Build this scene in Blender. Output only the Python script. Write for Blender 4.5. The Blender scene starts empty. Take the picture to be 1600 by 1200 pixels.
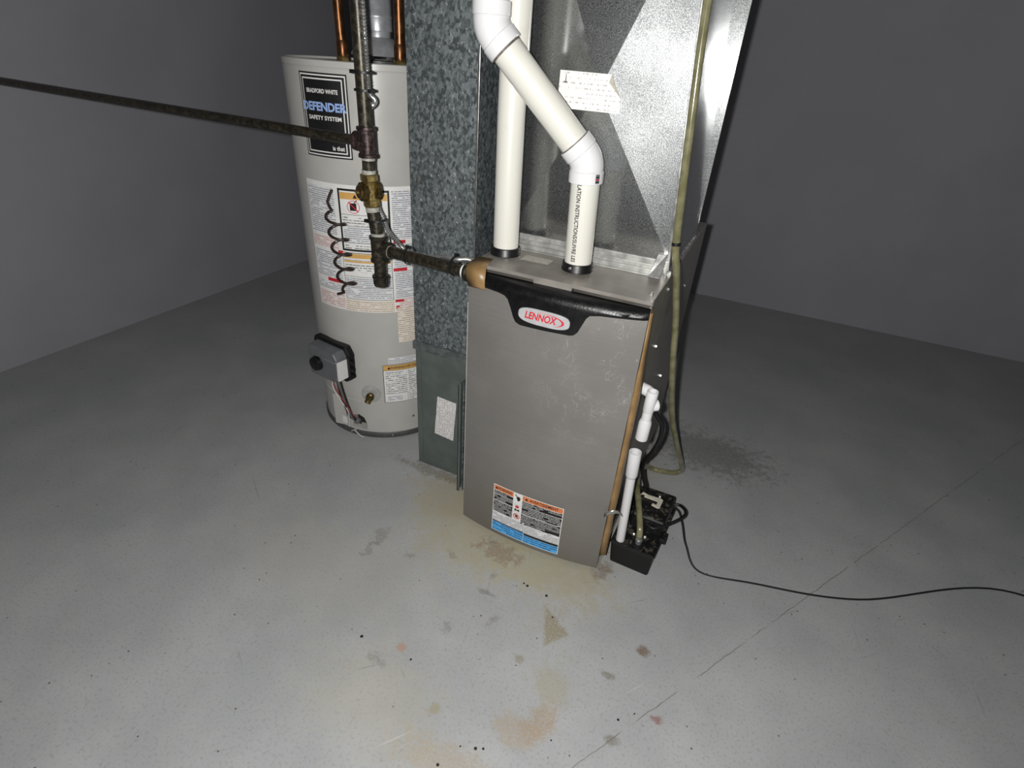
import bpy, bmesh, math, random
from mathutils import Vector, Matrix
random.seed(7)
S = bpy.context.scene
COL = S.collection
PI = math.pi
sin, cos = math.sin, math.cos

# ------------------------------------------------------------------ camera
CP = Vector((0.61177, -1.12498, 1.27128)); YAW, PITCH, ROLL, FPX = 0.40368, 0.54296, 0.07417, 850.0
fw = Vector((-sin(YAW)*cos(PITCH), cos(YAW)*cos(PITCH), -sin(PITCH)))
rt = Vector((cos(YAW), sin(YAW), 0)); up = rt.cross(fw)
r2 = rt*cos(ROLL)+up*sin(ROLL); u2 = up*cos(ROLL)-rt*sin(ROLL)
cam = bpy.data.cameras.new('camera'); cam.sensor_width = 36; cam.lens = FPX*36/1600; cam.clip_start = 0.02
co = bpy.data.objects.new('camera', cam); COL.objects.link(co); S.camera = co
M = Matrix((r2, u2, -fw)).transposed().to_4x4(); M.translation = CP; co.matrix_world = M

# ------------------------------------------------------------------ world, lights, exposure
w = bpy.data.worlds.new('world'); S.world = w; w.use_nodes = True
w.node_tree.nodes['Background'].inputs[0].default_value = (0.9, 0.95, 1, 1)
w.node_tree.nodes['Background'].inputs[1].default_value = 0.0
fl = bpy.data.lights.new('phone_flash_offscreen', 'SPOT'); fl.energy = 60; fl.shadow_soft_size = 0.012; fl.spot_size = math.radians(165); fl.spot_blend = 0.5; fl.color = (1.0, 0.99, 0.97)
fo = bpy.data.objects.new('phone_flash_offscreen', fl); COL.objects.link(fo); fo.matrix_world = M @ Matrix.Translation((-0.045, 0.012, 0))
V = S.view_settings; V.view_transform = 'Standard'; V.look = 'None'; V.gamma = 1; V.use_curve_mapping = False; V.exposure = 0.60

# ------------------------------------------------------------------ materials
def lin(c):
    return tuple((x/255/12.92 if x/255 <= .04045 else ((x/255+.055)/1.055)**2.4) for x in c)+(1,)
class NT:
    def __init__(s, name):
        s.m = bpy.data.materials.new(name); s.m.use_nodes = True; s.t = s.m.node_tree
        s.b = s.t.nodes['Principled BSDF']; s._p = None
    def n(s, k, **kw):
        o = s.t.nodes.new(k)
        for a, v in kw.items(): setattr(o, a, v)
        return o
    def l(s, a, b): s.t.links.new(a, b)
    def put(s, sock, v):
        if isinstance(v, bpy.types.NodeSocket): s.l(v, sock)
        elif v is not None: sock.default_value = v
    def pos(s, kind='Object'):
        return s.n('ShaderNodeTexCoord').outputs[kind]
    def math(s, op, a, b=None, c=None, clamp=False):
        o = s.n('ShaderNodeMath', operation=op, use_clamp=clamp)
        for i, v in enumerate((a, b, c)): s.put(o.inputs[i], v)
        return o.outputs[0]
    def noise(s, vec, scale, detail=3, rough=.55, out=0, dist=0):
        o = s.n('ShaderNodeTexNoise'); s.put(o.inputs['Vector'], vec); o.inputs['Scale'].default_value = scale
        o.inputs['Detail'].default_value = detail; o.inputs['Roughness'].default_value = rough; o.inputs['Distortion'].default_value = dist
        return o.outputs[out]
    def voro(s, vec, scale, feature='F1', out='Color'):
        o = s.n('ShaderNodeTexVoronoi', feature=feature); s.put(o.inputs['Vector'], vec); o.inputs['Scale'].default_value = scale
        return o.outputs[out]
    def scale(s, vec, sc, loc=(0,0,0), rot=(0,0,0)):
        o = s.n('ShaderNodeMapping'); s.put(o.inputs[0], vec); o.inputs['Scale'].default_value = sc
        o.inputs['Location'].default_value = loc; o.inputs['Rotation'].default_value = rot
        return o.outputs[0]
    def ramp(s, v, a, b, lo=0., hi=1., smooth=True):
        o = s.n('ShaderNodeMapRange', interpolation_type='SMOOTHSTEP' if smooth else 'LINEAR'); s.put(o.inputs[0], v)
        for i, x in enumerate((a, b, lo, hi)): s.put(o.inputs[i+1], x)
        return o.outputs[0]
    def mix(s, f, a, b, mode='MIX'):
        o = s.n('ShaderNodeMix', data_type='RGBA', blend_type=mode); s.put(o.inputs[0], f); s.put(o.inputs[6], a); s.put(o.inputs[7], b)
        return o.outputs[2]
    def sep(s, v):
        o = s.n('ShaderNodeSeparateXYZ'); s.put(o.inputs[0], v); return o.outputs
    def comb(s, x, y, z):
        o = s.n('ShaderNodeCombineXYZ')
        for i, v in enumerate((x, y, z)): s.put(o.inputs[i], v)
        return o.outputs[0]
    def bump(s, h, strength=.2, dist=.002):
        o = s.n('ShaderNodeBump'); o.inputs['Strength'].default_value = strength; o.inputs['Distance'].default_value = dist
        s.put(o.inputs['Height'], h); s.l(o.outputs[0], s.b.inputs['Normal'])
    def set(s, color=None, rough=None, metal=None, **kw):
        s.put(s.b.inputs['Base Color'], color); s.put(s.b.inputs['Roughness'], rough); s.put(s.b.inputs['Metallic'], metal)
        for k, v in kw.items(): s.put(s.b.inputs[k.replace('_', ' ')], v)
        return s.m
def plain(name, c, rough=.5, metal=0., var=.08, scale=40, bump=0., **kw):
    """paint / plastic / metal with a little mottling"""
    m = NT(name); p = m.pos(); L = lin(c)
    n = m.noise(p, scale, 4)
    d = tuple(x*(1-var*2) for x in L[:3])+(1,); h = tuple(min(1, x*(1+var)) for x in L[:3])+(1,)
    col = m.mix(m.ramp(n, .3, .7), d, h)
    if bump: m.bump(m.noise(p, scale*4, 3), bump)
    return m.set(col, m.ramp(n, .2, .8, max(0, rough-.05), min(1, rough+.06)), metal, **kw)

MAT = {}
def m_floor():
    m = NT('floor_painted_concrete'); p = m.pos()
    n1 = m.noise(p, 3.2, 5, .6); n2 = m.noise(p, 16, 5, .65); n3 = m.noise(p, 150, 3, .6)
    col = m.mix(m.ramp(n1, .3, .72), lin((157, 159, 160)), lin((171, 172, 173)))
    col = m.mix(m.ramp(n2, .50, .78, 0, .30), col, lin((174, 172, 164)))
    col = m.mix(m.ramp(n3, .50, .72, 0, .42), col, lin((126, 126, 122)))
    xyz = m.sep(p); wob = m.noise(p, 11, 5, .7); wob2 = m.noise(p, 45, 4, .7)
    fine = m.noise(p, 210, 3, .7)
    def blob(x, y, rx, ry, c, amt, soft=.55, grain=.5, rot=0., speck=0.):
        nonlocal col
        v = m.scale(p, (1, 1, 1), (-x, -y, 0)); v = m.scale(m.scale(v, (1, 1, 1), rot=(0, 0, rot)), (1/rx, 1/ry, 0))
        d = m.n('ShaderNodeVectorMath', operation='LENGTH'); m.l(v, d.inputs[0])
        k = m.math('ADD', d.outputs['Value'], m.math('MULTIPLY', m.math('SUBTRACT', wob, .5), 1.6))
        k = m.math('ADD', k, m.math('MULTIPLY', m.math('SUBTRACT', wob2, .5), grain*2.4))
        a = m.ramp(k, 1+soft, 1-soft, 0, amt)
        if speck: a = m.math('MULTIPLY', a, m.ramp(fine, .62+.3*(1-speck), .50+.3*(1-speck), .1, 1.))
        col = m.mix(a, col, lin(c))
    # worn and rusty patches with shapes of their own
    blob(.10, -.02, .23, .17, (168, 160, 132), .65)
    blob(.30, -.08, .20, .085, (168, 160, 130), .6)
    blob(-.06, .05, .16, .08, (164, 154, 126), .5)
    blob(.17, -.085, .07, .03, (132, 108, 92), .6, .4, 1.2, 0, 1)
    def patch(P, c, amt, soft=.006, wobble=.012, speck=0.):
        nonlocal col
        k = None
        for (ax, ay), (bx, by) in zip(P, P[1:]+P[:1]):
            L = math.hypot(bx-ax, by-ay); nx, ny = -(by-ay)/L, (bx-ax)/L
            d = m.math('ADD', m.math('MULTIPLY', xyz[0], nx), m.math('ADD', m.math('MULTIPLY', xyz[1], ny), -(ax*nx+ay*ny)))
            k = d if k is None else m.math('MINIMUM', k, d)
        k = m.math('ADD', k, m.math('MULTIPLY', m.math('SUBTRACT', wob2, .5), wobble))
        a = m.ramp(k, -soft, soft, 0, amt)
        if speck: a = m.math('MULTIPLY', a, m.ramp(fine, .62+.3*(1-speck), .50+.3*(1-speck), .1, 1.))
        col = m.mix(a, col, lin(c))
    patch([(.360, -.192), (.402, -.300), (.447, -.243)], (140, 130, 102), .8, .007, .03, .95)
    blob(.47, -.475, .030, .05, (160, 136, 108), .6, .5, 1.1, .4, 1)
    blob(.42, -.515, .05, .035, (160, 144, 120), .55, .5, 1.2, 0, 1)
    blob(.32, -.64, .10, .04, (162, 148, 126), .55, .5, 1.2, 0, 1)
    blob(.46, -.39, .04, .05, (158, 152, 128), .5, .5, 1.1, 0, .8)
    blob(.63, -.197, .014, .014, (112, 90, 70), .8, .5, 1.2, 0, .9)
    blob(.70, -.35, .012, .008, (132, 84, 74), .7, .5, 1.2, 0, .9)
    blob(.57, -.30, .014, .008, (112, 104, 84), .6, .5, 1.2, 0, .9)
    blob(.67, -.51, .02, .02, (150, 120, 92), .5, .5, 1.2, 0, .8)
    blob(.62, -.44, .014, .010, (112, 104, 90), .6, .5, 1.2, 0, .9)
    blob(.10, -.60, .16, .10, (170, 164, 146), .35, .6, .8)
    blob(-.25, -.35, .3, .15, (166, 162, 150), .3, .7, .6)
    blob(.36, -.36, .012, .012, (132, 126, 104), .6, .5, 1., 0, .8)
    blob(.20, -.23, .02, .010, (112, 108, 100), .6, .5, 1.2, 0, .9)
    blob(.09, -.47, .012, .010, (172, 130, 104), .6, .5, .8)
    blob(.24, -.56, .012, .014, (150, 140, 110), .6, .5, .8)
    blob(.42, .35, .12, .5, (150, 144, 122), .35, .6, .6)
    blob(.462, -.0, .022, .03, (112, 96, 80), .7, .5, 1.3, 0, 1)
    blob(-.18, .13, .14, .022, (122, 112, 94), .7, .5, 1.2, 0, 1)
    blob(.66, .75, .2, .12, (92, 92, 88), .6, .5, 1.5, 0, 1)
    for x, y, r in ((-.181, -.196, .03), (-.176, -.264, .02), (.121, -.059, .02), (.044, -.158, .012), (-.059, -.222, .012), (.189, -.171, .012), (.055, -.523, .02), (.251, -.30, .014), (.161, -.37, .016)):
        blob(x, y, r, r*.6, (106, 98, 88), .36, .6, 2.6, x*9, 1)
    # dark drips of paint
    for x, y, r in ((-.017, -.492, .0042), (.126, -.486, .0028), (.361, -.589, .0036), (.376, -.582, .0028), (.306, -.652, .0034), (.33, -.60, .002),
                    (.39, -.215, .0026), (.29, -.155, .004), (.278, -.152, .003), (.62, -.39, .003), (.65, -.36, .002), (.22, -.30, .002), (.50, -.50, .002), (.35, -.16, .004)):
        v = m.n('ShaderNodeVectorMath', operation='DISTANCE'); m.l(p, v.inputs[0]); v.inputs[1].default_value = (x, y, 0)
        col = m.mix(m.ramp(v.outputs['Value'], r*1.15, r*.8), col, lin((38, 32, 30)))
    # scattered specks, scuffs and scratches
    sp = m.voro(p, 34, out='Distance'); gate = m.ramp(m.noise(p, 7, 3), .50, .58)
    col = m.mix(m.math('MULTIPLY', m.ramp(sp, .10, .05), gate), col, lin((92, 84, 74)))
    for rot, sc, c, a in ((.6, 5, (120, 118, 114), .5), (-.9, 4, (190, 190, 186), .45), (1.4, 6, (112, 108, 104), .5), (2.4, 7, (116, 110, 102), .5)):
        q = m.scale(m.scale(p, (1, 1, 1), rot=(0, 0, rot)), (5, 150, 1)); nn = m.noise(q, 1.2, 2, .5, dist=.6)
        col = m.mix(m.math('MULTIPLY', m.ramp(nn, .69, .76), m.ramp(m.noise(p, sc, 2), .50, .62, 0, a)), col, lin(c))
    # hairline crack in the slab
    ax, ay, bx, by = .755, -.221, .56, -.53; L = math.hypot(bx-ax, by-ay); nx, ny = -(by-ay)/L, (bx-ax)/L
    dd = m.math('ADD', m.math('MULTIPLY', xyz[0], nx), m.math('ADD', m.math('MULTIPLY', xyz[1], ny), -(ax*nx+ay*ny)))
    dd = m.math('ABSOLUTE', m.math('ADD', dd, m.math('MULTIPLY', m.math('SUBTRACT', m.noise(p, 20, 3), .5), .012)))
    seg = m.math('MULTIPLY', m.ramp(xyz[0], .52, .58), m.ramp(m.noise(p, 14, 2), .35, .5))
    col = m.mix(m.math('MULTIPLY', m.ramp(dd, .0016, .0006), m.math('MULTIPLY', seg, .6)), col, lin((96, 88, 80)))
    h = m.math('ADD', m.math('MULTIPLY', n2, .6), m.math('MULTIPLY', n3, .3))
    m.bump(h, .12, .003)
    return m.set(col, m.ramp(n1, .3, .7, .42, .6), 0, Specular_IOR_Level=.35)
def m_galv(name, spangle=True):
    m = NT(name); p = m.pos()
    if spangle:
        c1 = m.sep(m.voro(m.scale(p, (1, 1, .7), rot=(.4, .3, .2)), 150))[0]
        c2 = m.sep(m.voro(m.scale(p, (1, 1, .7), rot=(-.5, .2, .7)), 270))[1]
        n = m.noise(p, 7, 4, .6)
        k = m.math('ADD', m.math('MULTIPLY', c1, .5), m.math('ADD', m.math('MULTIPLY', c2, .35), m.math('MULTIPLY', n, .35)))
        col = m.mix(m.ramp(k, .22, .95), lin((98, 106, 108)), lin((146, 154, 156)))
        f = m.noise(m.scale(p, (1, 1, .6), rot=(.2, .5, .3)), 150, 3, .6)
        col = m.mix(m.ramp(f, .62, .70, 0, .8), col, lin((236, 240, 240)))
        m.bump(m.math('ADD', k, f), .3, .001)
        return m.set(col, m.ramp(c1, 0, 1, .38, .58), .72)
    n = m.noise(p, 420, 3, .75); n2 = m.noise(p, 9, 4)
    col = m.mix(m.ramp(n, .36, .66), lin((102, 104, 106)), lin((184, 186, 186)))
    col = m.mix(m.ramp(n2, .55, .8, 0, .25), col, lin((150, 150, 146)))
    # rolled zinc: a sharp sheen over a broad grainy one
    m.bump(m.math('ADD', m.math('MULTIPLY', n, .5), m.noise(p, 700, 2)), .30, .0006)
    m.set(col, .42, .96)
    b2 = m.n('ShaderNodeBsdfPrincipled'); m.put(b2.inputs['Base Color'], lin((204, 206, 206))); b2.inputs['Metallic'].default_value = 1
    m.put(b2.inputs['Roughness'], m.ramp(n2, .3, .7, .12, .16))
    mx = m.n('ShaderNodeMixShader'); mx.inputs[0].default_value = .62
    out = [q for q in m.t.nodes if q.type == 'OUTPUT_MATERIAL'][0]
    m.l(m.b.outputs[0], mx.inputs[1]); m.l(b2.outputs[0], mx.inputs[2]); m.l(mx.outputs[0], out.inputs['Surface'])
    return m.m
def m_door():
    m = NT('door_grey_paint'); p = m.pos(); x, y, z = m.sep(p)
    n = m.noise(p, 5, 4)
    br = m.noise(m.scale(p, (6, 6, 500)), 1, 3)
    col = m.mix(m.ramp(n, .3, .7), lin((136, 133, 129)), lin((146, 143, 139)))
    col = m.mix(m.ramp(br, .35, .65, 0, .22), col, lin((124, 121, 117)))
    # fine pale scratches, mostly on the right-hand half
    reg = m.math('MULTIPLY', m.ramp(x, -.06, .10), m.ramp(z, .36, .56))
    tot = None
    for rx, sc in ((.15, (420, 1, 34)), (1.35, (420, 1, 34)), (-.5, (440, 1, 40))):
        v = m.scale(m.scale(p, (1, 1, 1), rot=(0, rx, 0)), sc); nn = m.ramp(m.noise(v, 1, 2, .5), .62, .70)
        tot = nn if tot is None else m.math('MAXIMUM', tot, nn)
    tot = m.math('MULTIPLY', m.math('MULTIPLY', tot, reg), m.ramp(m.noise(p, 20, 3), .48, .58))
    col = m.mix(m.math('MULTIPLY', tot, .38), col, lin((206, 204, 200)))
    col = m.mix(m.ramp(m.noise(p, 60, 4), .66, .72, 0, .18), col, lin((176, 174, 170)))
    m.bump(br, .05, .0005)
    return m.set(col, .46, .45)
def m_print(name, bg, ink, pitch=.0075, duty=.42, word=420, cover=.44, rough=.55):
    """rows of print too small to read"""
    m = NT(name); uv = m.pos('UV'); u, v, _ = m.sep(uv)
    t = m.math('DIVIDE', v, pitch); fr = m.math('FRACT', t); row = m.math('FLOOR', t)
    n = m.noise(m.comb(m.math('MULTIPLY', u, word), m.math('MULTIPLY', row, 7.3), 0), 1, 1)
    n2 = m.noise(m.comb(m.math('MULTIPLY', u, 34), m.math('MULTIPLY', row, 3.1), 5), 1, 1)
    k = m.math('MULTIPLY', m.math('LESS_THAN', fr, duty), m.math('MULTIPLY', m.math('GREATER_THAN', n, cover), m.ramp(n2, .36, .42)))
    col = m.mix(m.math('MULTIPLY', k, .85), lin(bg), lin(ink))
    return m.set(col, rough, 0)
def m_glass_hose():
    m = NT('clear_vinyl'); p = m.pos(); n = m.noise(p, 30, 3)
    col = m.mix(m.ramp(n, .3, .7), lin((104, 102, 72)), lin((134, 130, 100)))
    return m.set(col, .16, 0, Coat_Weight=.6, Coat_Roughness=.08, Subsurface_Weight=.0)
def m_iron(name, c, c2):
    m = NT(name); p = m.pos(); n = m.noise(p, 90, 5, .7); n2 = m.noise(p, 22, 4)
    col = m.mix(m.ramp(n, .42, .66), lin(c), lin(c2)); col = m.mix(m.ramp(n2, .58, .74, 0, .5), col, lin((70, 52, 38)))
    m.bump(n, .25, .0008)
    return m.set(col, m.ramp(n, .3, .7, .28, .48), .55)
def m_pump():
    m = NT('dusty_black_plastic'); p = m.pos(); n = m.noise(p, 46, 5, .7); nz = m.sep(m.n('ShaderNodeNewGeometry').outputs['Normal'])[2]
    k = m.math('MULTIPLY', m.ramp(n, .50, .68), m.ramp(nz, .4, .9))
    return m.set(m.mix(m.math('MULTIPLY', k, .55), lin((9, 9, 10)), lin((122, 114, 100))), .5, 0)
def m_vinyl_dirty(name, c, dirt):
    m = NT(name); p = m.pos(); n = m.noise(p, 18, 5, .65)
    return m.set(m.mix(m.ramp(n, .56, .78, 0, .35), lin(c), lin(dirt)), .33, 0, Coat_Weight=.15)

MAT.update(
 floor=m_floor(), galv=m_galv('galvanised_spangled'), plenum=m_galv('galvanised_bright', False), door=m_door(),
 topplate=plain('top_plate_grey', (150, 145, 138), .36, .3, .10, 16), flange=plain('flange_zinc', (190, 190, 186), .34, .55, .12, 40), trim=plain('trim_black_plastic', (10, 10, 12), .36, 0, .1, 60, .3, Specular_IOR_Level=.5),
 black=plain('black_plastic', (16, 16, 17), .4), rubber=plain('black_rubber', (22, 22, 23), .45), pump=m_pump(),
 pvc=m_vinyl_dirty('pvc_pipe', (218, 216, 207), (200, 195, 180)), pvcfit=m_vinyl_dirty('pvc_fitting', (222, 222, 223), (210, 208, 205)),
 tank=plain('tank_enamel', (186, 184, 179), .32, 0, .03, 8, Coat_Weight=.25), tankdark=plain('tank_base_steel', (84, 84, 82), .5, .2),
 white=plain('white_sticker', (232, 231, 228), .55, 0, .02), paper=m_print('slip_paper_print', (238, 236, 232), (176, 172, 172), .0095, .30, 260, .55),
 copper=plain('copper_pipe', (120, 82, 54), .36, .85, .22, 60), brass=plain('brass', (160, 140, 88), .34, .85, .18, 70), brassdark=plain('tarnished_brass', (104, 86, 52), .36, .8, .22, 60),
 iron=m_iron('black_iron', (48, 45, 38), (80, 74, 62)), malleable=m_iron('malleable_iron', (48, 38, 38), (84, 70, 68)),
 dope=plain('thread_sealant', (168, 166, 158), .7, 0, .15, 120), steel=plain('zinc_steel', (206, 206, 204), .26, .9, .06), flue=plain('flue_steel', (184, 186, 190), .36, .45, .1, 30),
 tape=plain('brown_packing_tape', (146, 116, 76), .42, 0, .12, 26), boot=plain('boot_grey_green_paint', (92, 100, 96), .45, .1, .08, 18),
 hose=m_glass_hose(), red=plain('print_red', (196, 40, 52), .5, 0, .02), orange=plain('print_orange', (220, 130, 82), .5, 0, .02), yellow=plain('print_yellow', (214, 168, 96), .5, 0, .02),
 ink=plain('print_black', (22, 22, 24), .5, 0, .02), blue=m_print('print_blue_lines', (84, 172, 236), (24, 60, 110), .0085, .45, 500, .42), badge=plain('badge_silver', (200, 200, 202), .3, .3, .05),
 lightblue=plain('print_light_blue', (150, 178, 228), .5, 0, .02), cream=m_print('print_cream_lines', (232, 222, 208), (156, 140, 124), .0075, .36, 420, .42),
 prt=m_print('print_white_lines', (232, 232, 230), (70, 72, 74), .0078, .42), prtfine=m_print('print_white_fine', (228, 228, 230), (112, 116, 124), .0062, .44, 520, .4),
 prtblk=m_print('print_black_lines', (26, 26, 28), (206, 206, 206), .0058, .45, 620, .42), prtred=m_print('print_red_lines', (232, 226, 222), (190, 104, 100), .0066, .42, 420, .42), prtgrey=m_print('print_grey_faint', (226, 224, 222), (150, 140, 142), .0062, .4, 300, .46), prttop=m_print('print_top_faint', (186, 182, 172), (140, 132, 124), .006, .4, 300, .46),
 pink=plain('pink_liner', (204, 190, 184), .6, 0, .06), coil=plain('coil_brown', (48, 34, 30), .4), greyplastic=plain('grey_plastic', (112, 114, 118), .4, .2, .05), wirewhite=plain('wire_white', (222, 222, 220), .5), wirered=plain('wire_red', (150, 60, 62), .5),
 wall=plain('wall_concrete', (156, 156, 162), .8, 0, .03, 2.5, .1), ceil=plain('ceiling_board', (150, 146, 140), .8, 0, .08, 6),
 foil=plain('silver_tape', (166, 164, 158), .3, .6, .1, 40))
# ------------------------------------------------------------------ mesh helpers
class MB:
    def __init__(s): s.v = []; s.f = []; s.mi = []; s.uv = {}
    def add(s, vs, fs, mi=0):
        o = len(s.v); s.v += [tuple(v) for v in vs]
        for f in fs: s.f.append(tuple(i+o for i in f)); s.mi.append(mi)
        return s
    def box(s, x0, x1, y0, y1, z0, z1, mat=None, mi=0):
        vs = [Vector(c) for c in ((x0,y0,z0),(x1,y0,z0),(x1,y1,z0),(x0,y1,z0),(x0,y0,z1),(x1,y0,z1),(x1,y1,z1),(x0,y1,z1))]
        if mat is not None: vs = [mat @ v for v in vs]
        return s.add(vs, [(3,2,1,0),(4,5,6,7),(0,1,5,4),(1,2,6,5),(2,3,7,6),(3,0,4,7)], mi)
    def hexa(s, b, t):   # bottom 4, top 4 (counter-clockwise from above)
        return s.add(list(b)+list(t), [(3,2,1,0),(4,5,6,7),(0,1,5,4),(1,2,6,5),(2,3,7,6),(3,0,4,7)])
    def rings(s, rings, cap=True, closed=True):
        n = len(rings[0]); o = []; fs = []
        for r in rings: o += r
        for i in range(len(rings)-1):
            for j in range(n if closed else n-1):
                k = (j+1) % n; fs.append((i*n+j, i*n+k, (i+1)*n+k, (i+1)*n+j))
        if cap: fs.append(tuple(range(n-1, -1, -1))); fs.append(tuple((len(rings)-1)*n+j for j in range(n)))
        return s.add(o, fs)
    def lathe(s, prof, origin=(0,0,0), axis=(0,0,1), seg=28, cap=True, phase=0.):
        a = Vector(axis).normalized(); t = Vector((1,0,0)) if abs(a.x) < .9 else Vector((0,1,0))
        e1 = (t - a*t.dot(a)).normalized(); e2 = a.cross(e1); O = Vector(origin)
        return s.rings([[O + a*h + (e1*cos(2*PI*j/seg+phase)+e2*sin(2*PI*j/seg+phase))*r for j in range(seg)] for r, h in prof], cap)
    def tube(s, pts, r, seg=10, cap=True, rf=None):
        P = [Vector(p) for p in pts]; rings = []; e1 = None
        for i, q in enumerate(P):
            d = (P[min(i+1, len(P)-1)]-P[max(i-1, 0)]).normalized()
            if e1 is None:
                t = Vector((0,0,1)) if abs(d.z) < .9 else Vector((1,0,0)); e1 = (t-d*t.dot(d)).normalized()
            else: e1 = (e1-d*e1.dot(d)).normalized()
            e2 = d.cross(e1); rr = rf(i) if rf else r
            rings.append([q+(e1*cos(2*PI*j/seg)+e2*sin(2*PI*j/seg))*rr for j in range(seg)])
        return s.rings(rings, cap)
    def obj(s, name, mats, parent=None, smooth=False, bevel=0., loc=None):
        me = bpy.data.meshes.new(name); me.from_pydata(s.v, [], s.f)
        if not isinstance(mats, (list, tuple)): mats = [mats]
        for m in mats: me.materials.append(MAT[m] if isinstance(m, str) else m)
        if len(mats) > 1: me.polygons.foreach_set('material_index', s.mi)
        if s.uv:
            ul = me.uv_layers.new(name='UVMap')
            for lp in me.loops:
                if lp.vertex_index in s.uv: ul.data[lp.index].uv = s.uv[lp.vertex_index]
        bm = bmesh.new(); bm.from_mesh(me); bmesh.ops.recalc_face_normals(bm, faces=bm.faces); bm.to_mesh(me); bm.free()
        o = bpy.data.objects.new(name, me); COL.objects.link(o)
        if smooth:
            for p in me.polygons: p.use_smooth = True
            try: me.set_sharp_from_angle(angle=math.radians(38))
            except Exception: pass
        if bevel:
            b = o.modifiers.new('bevel', 'BEVEL'); b.width = bevel; b.segments = 2; b.limit_method = 'ANGLE'; b.angle_limit = .6
        if parent is not None:
            o.parent = parent; o.matrix_parent_inverse = Matrix.Identity(4)
            # geometry is written in world space: undo every ancestor's offset
            off = Vector((0,0,0)); q = parent
            while q is not None: off += q.location; q = q.parent
            for v in me.vertices: v.co -= off
        return o
def tag(o, label, cat, group=None):
    o['label'] = label; o['category'] = cat
    if group: o['group'] = group
    return o
def thing(name, loc, label, cat, group=None):
    o = bpy.data.objects.new(name, None); COL.objects.link(o); o.location = loc; o.empty_display_size = .05
    return tag(o, label, cat, group)
def struct(o): o['kind'] = 'structure'; return o
def spline(pts, n=10):
    P = [Vector(p) for p in pts]; out = []
    for i in range(len(P)-1):
        a, b, c, d = P[max(i-1,0)], P[i], P[i+1], P[min(i+2,len(P)-1)]
        for k in range(n):
            t = k/n; out.append(.5*((2*b)+(c-a)*t+(2*a-5*b+4*c-d)*t*t+(3*b-a-3*c+d)*t**3))
    return out+[P[-1]]
def label_mesh(cells, fn, du=None):
    """flat print: cells = (u0,v0,u1,v1,material index,layer); fn maps (u,v,height) to a point"""
    b = MB()
    for u0, v0, u1, v1, mi, lay in cells:
        n = 1 if du is None else max(1, int(math.ceil((u1-u0)/du)))
        vs = []; uvs = []
        for i in range(n+1):
            u = u0+(u1-u0)*i/n
            for v in (v0, v1): vs.append(fn(u, v, .0006+lay*.0005)); uvs.append((u, v))
        o = len(b.v)
        b.add(vs, [(2*i, 2*i+2, 2*i+3, 2*i+1) for i in range(n)], mi)
        for k, q in enumerate(uvs): b.uv[o+k] = q
    return b
def poly_mesh(polys, fn, lay=1):
    b = MB()
    for P in polys: b.add([fn(u, v, .0006+lay*.0005) for u, v in P], [tuple(range(len(P)))])
    return b
def text_mesh(txt, size, fn, u, v, lay=2, rot=0., shear=0., bold=0., width=None, align='CENTER', up=1):
    """lettering laid on a surface through fn"""
    c = bpy.data.curves.new('t', 'FONT'); c.body = txt; c.size = size; c.align_x = align; c.align_y = 'CENTER'; c.shear = shear; c.offset = bold; c.resolution_u = 3
    o = bpy.data.objects.new('t', c); COL.objects.link(o)
    dg = bpy.context.evaluated_depsgraph_get(); me = bpy.data.meshes.new_from_object(o.evaluated_get(dg))
    bm = bmesh.new(); bm.from_mesh(me)
    bmesh.ops.triangulate(bm, faces=bm.faces)
    xs = [q.co.x for q in bm.verts]; k = 1.
    if width: k = width/(max(xs)-min(xs))
    b = MB(); cr, sr = cos(rot), sin(rot); vs = []
    for q in bm.verts:
        x, y = q.co.x*k, q.co.y
        vs.append(fn(u+x*cr-y*sr, v+x*sr+y*cr, .0006+lay*.0005))
    bm.verts.index_update(); b.add(vs, [tuple(q.index for q in f.verts) for f in bm.faces]); bm.free()
    bpy.data.objects.remove(o); bpy.data.curves.remove(c); bpy.data.meshes.remove(me)
    return b

# ------------------------------------------------------------------ the room
X0, X1, Y0, Y1, ZC = -2.1, 2.3, -2.4, 2.5, 2.32
struct(MB().box(X0-.1, X1+.1, Y0-.1, Y1+.1, -.1, 0).obj('floor', 'floor'))
struct(MB().box(X0, X1, Y1, Y1+.1, 0, ZC).obj('wall_back', 'wall'))
struct(MB().box(X0-.1, X0, Y0, Y1, 0, ZC).obj('wall_left', 'wall'))
struct(MB().box(X1, X1+.1, Y0, Y1, 0, ZC).obj('wall_right', 'wall'))
struct(MB().box(X0, X1, Y0-.1, Y0, 0, ZC).obj('wall_front', 'wall'))
struct(MB().box(X0-.1, X1+.1, Y0-.1, Y1+.1, ZC, ZC+.1).obj('ceiling', 'ceil'))
# ------------------------------------------------------------------ furnace
W, D, H = .445, .80, .838
fur = thing('furnace', (W/2, D/2, 0), 'tall grey gas furnace with bowed front door and black top trim', 'furnace')
# casing: its front stops below the top plate, leaving the open slot behind the door trim
cb = MB().box(0, W, 0, D, .004, .808); cb.box(0, W, .055, D, .808, .826); cb.box(0, .004, 0, .055, .808, .826); cb.box(W-.004, W, 0, .055, .808, .826)
cb.obj('cabinet', 'topplate', fur)
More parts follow.
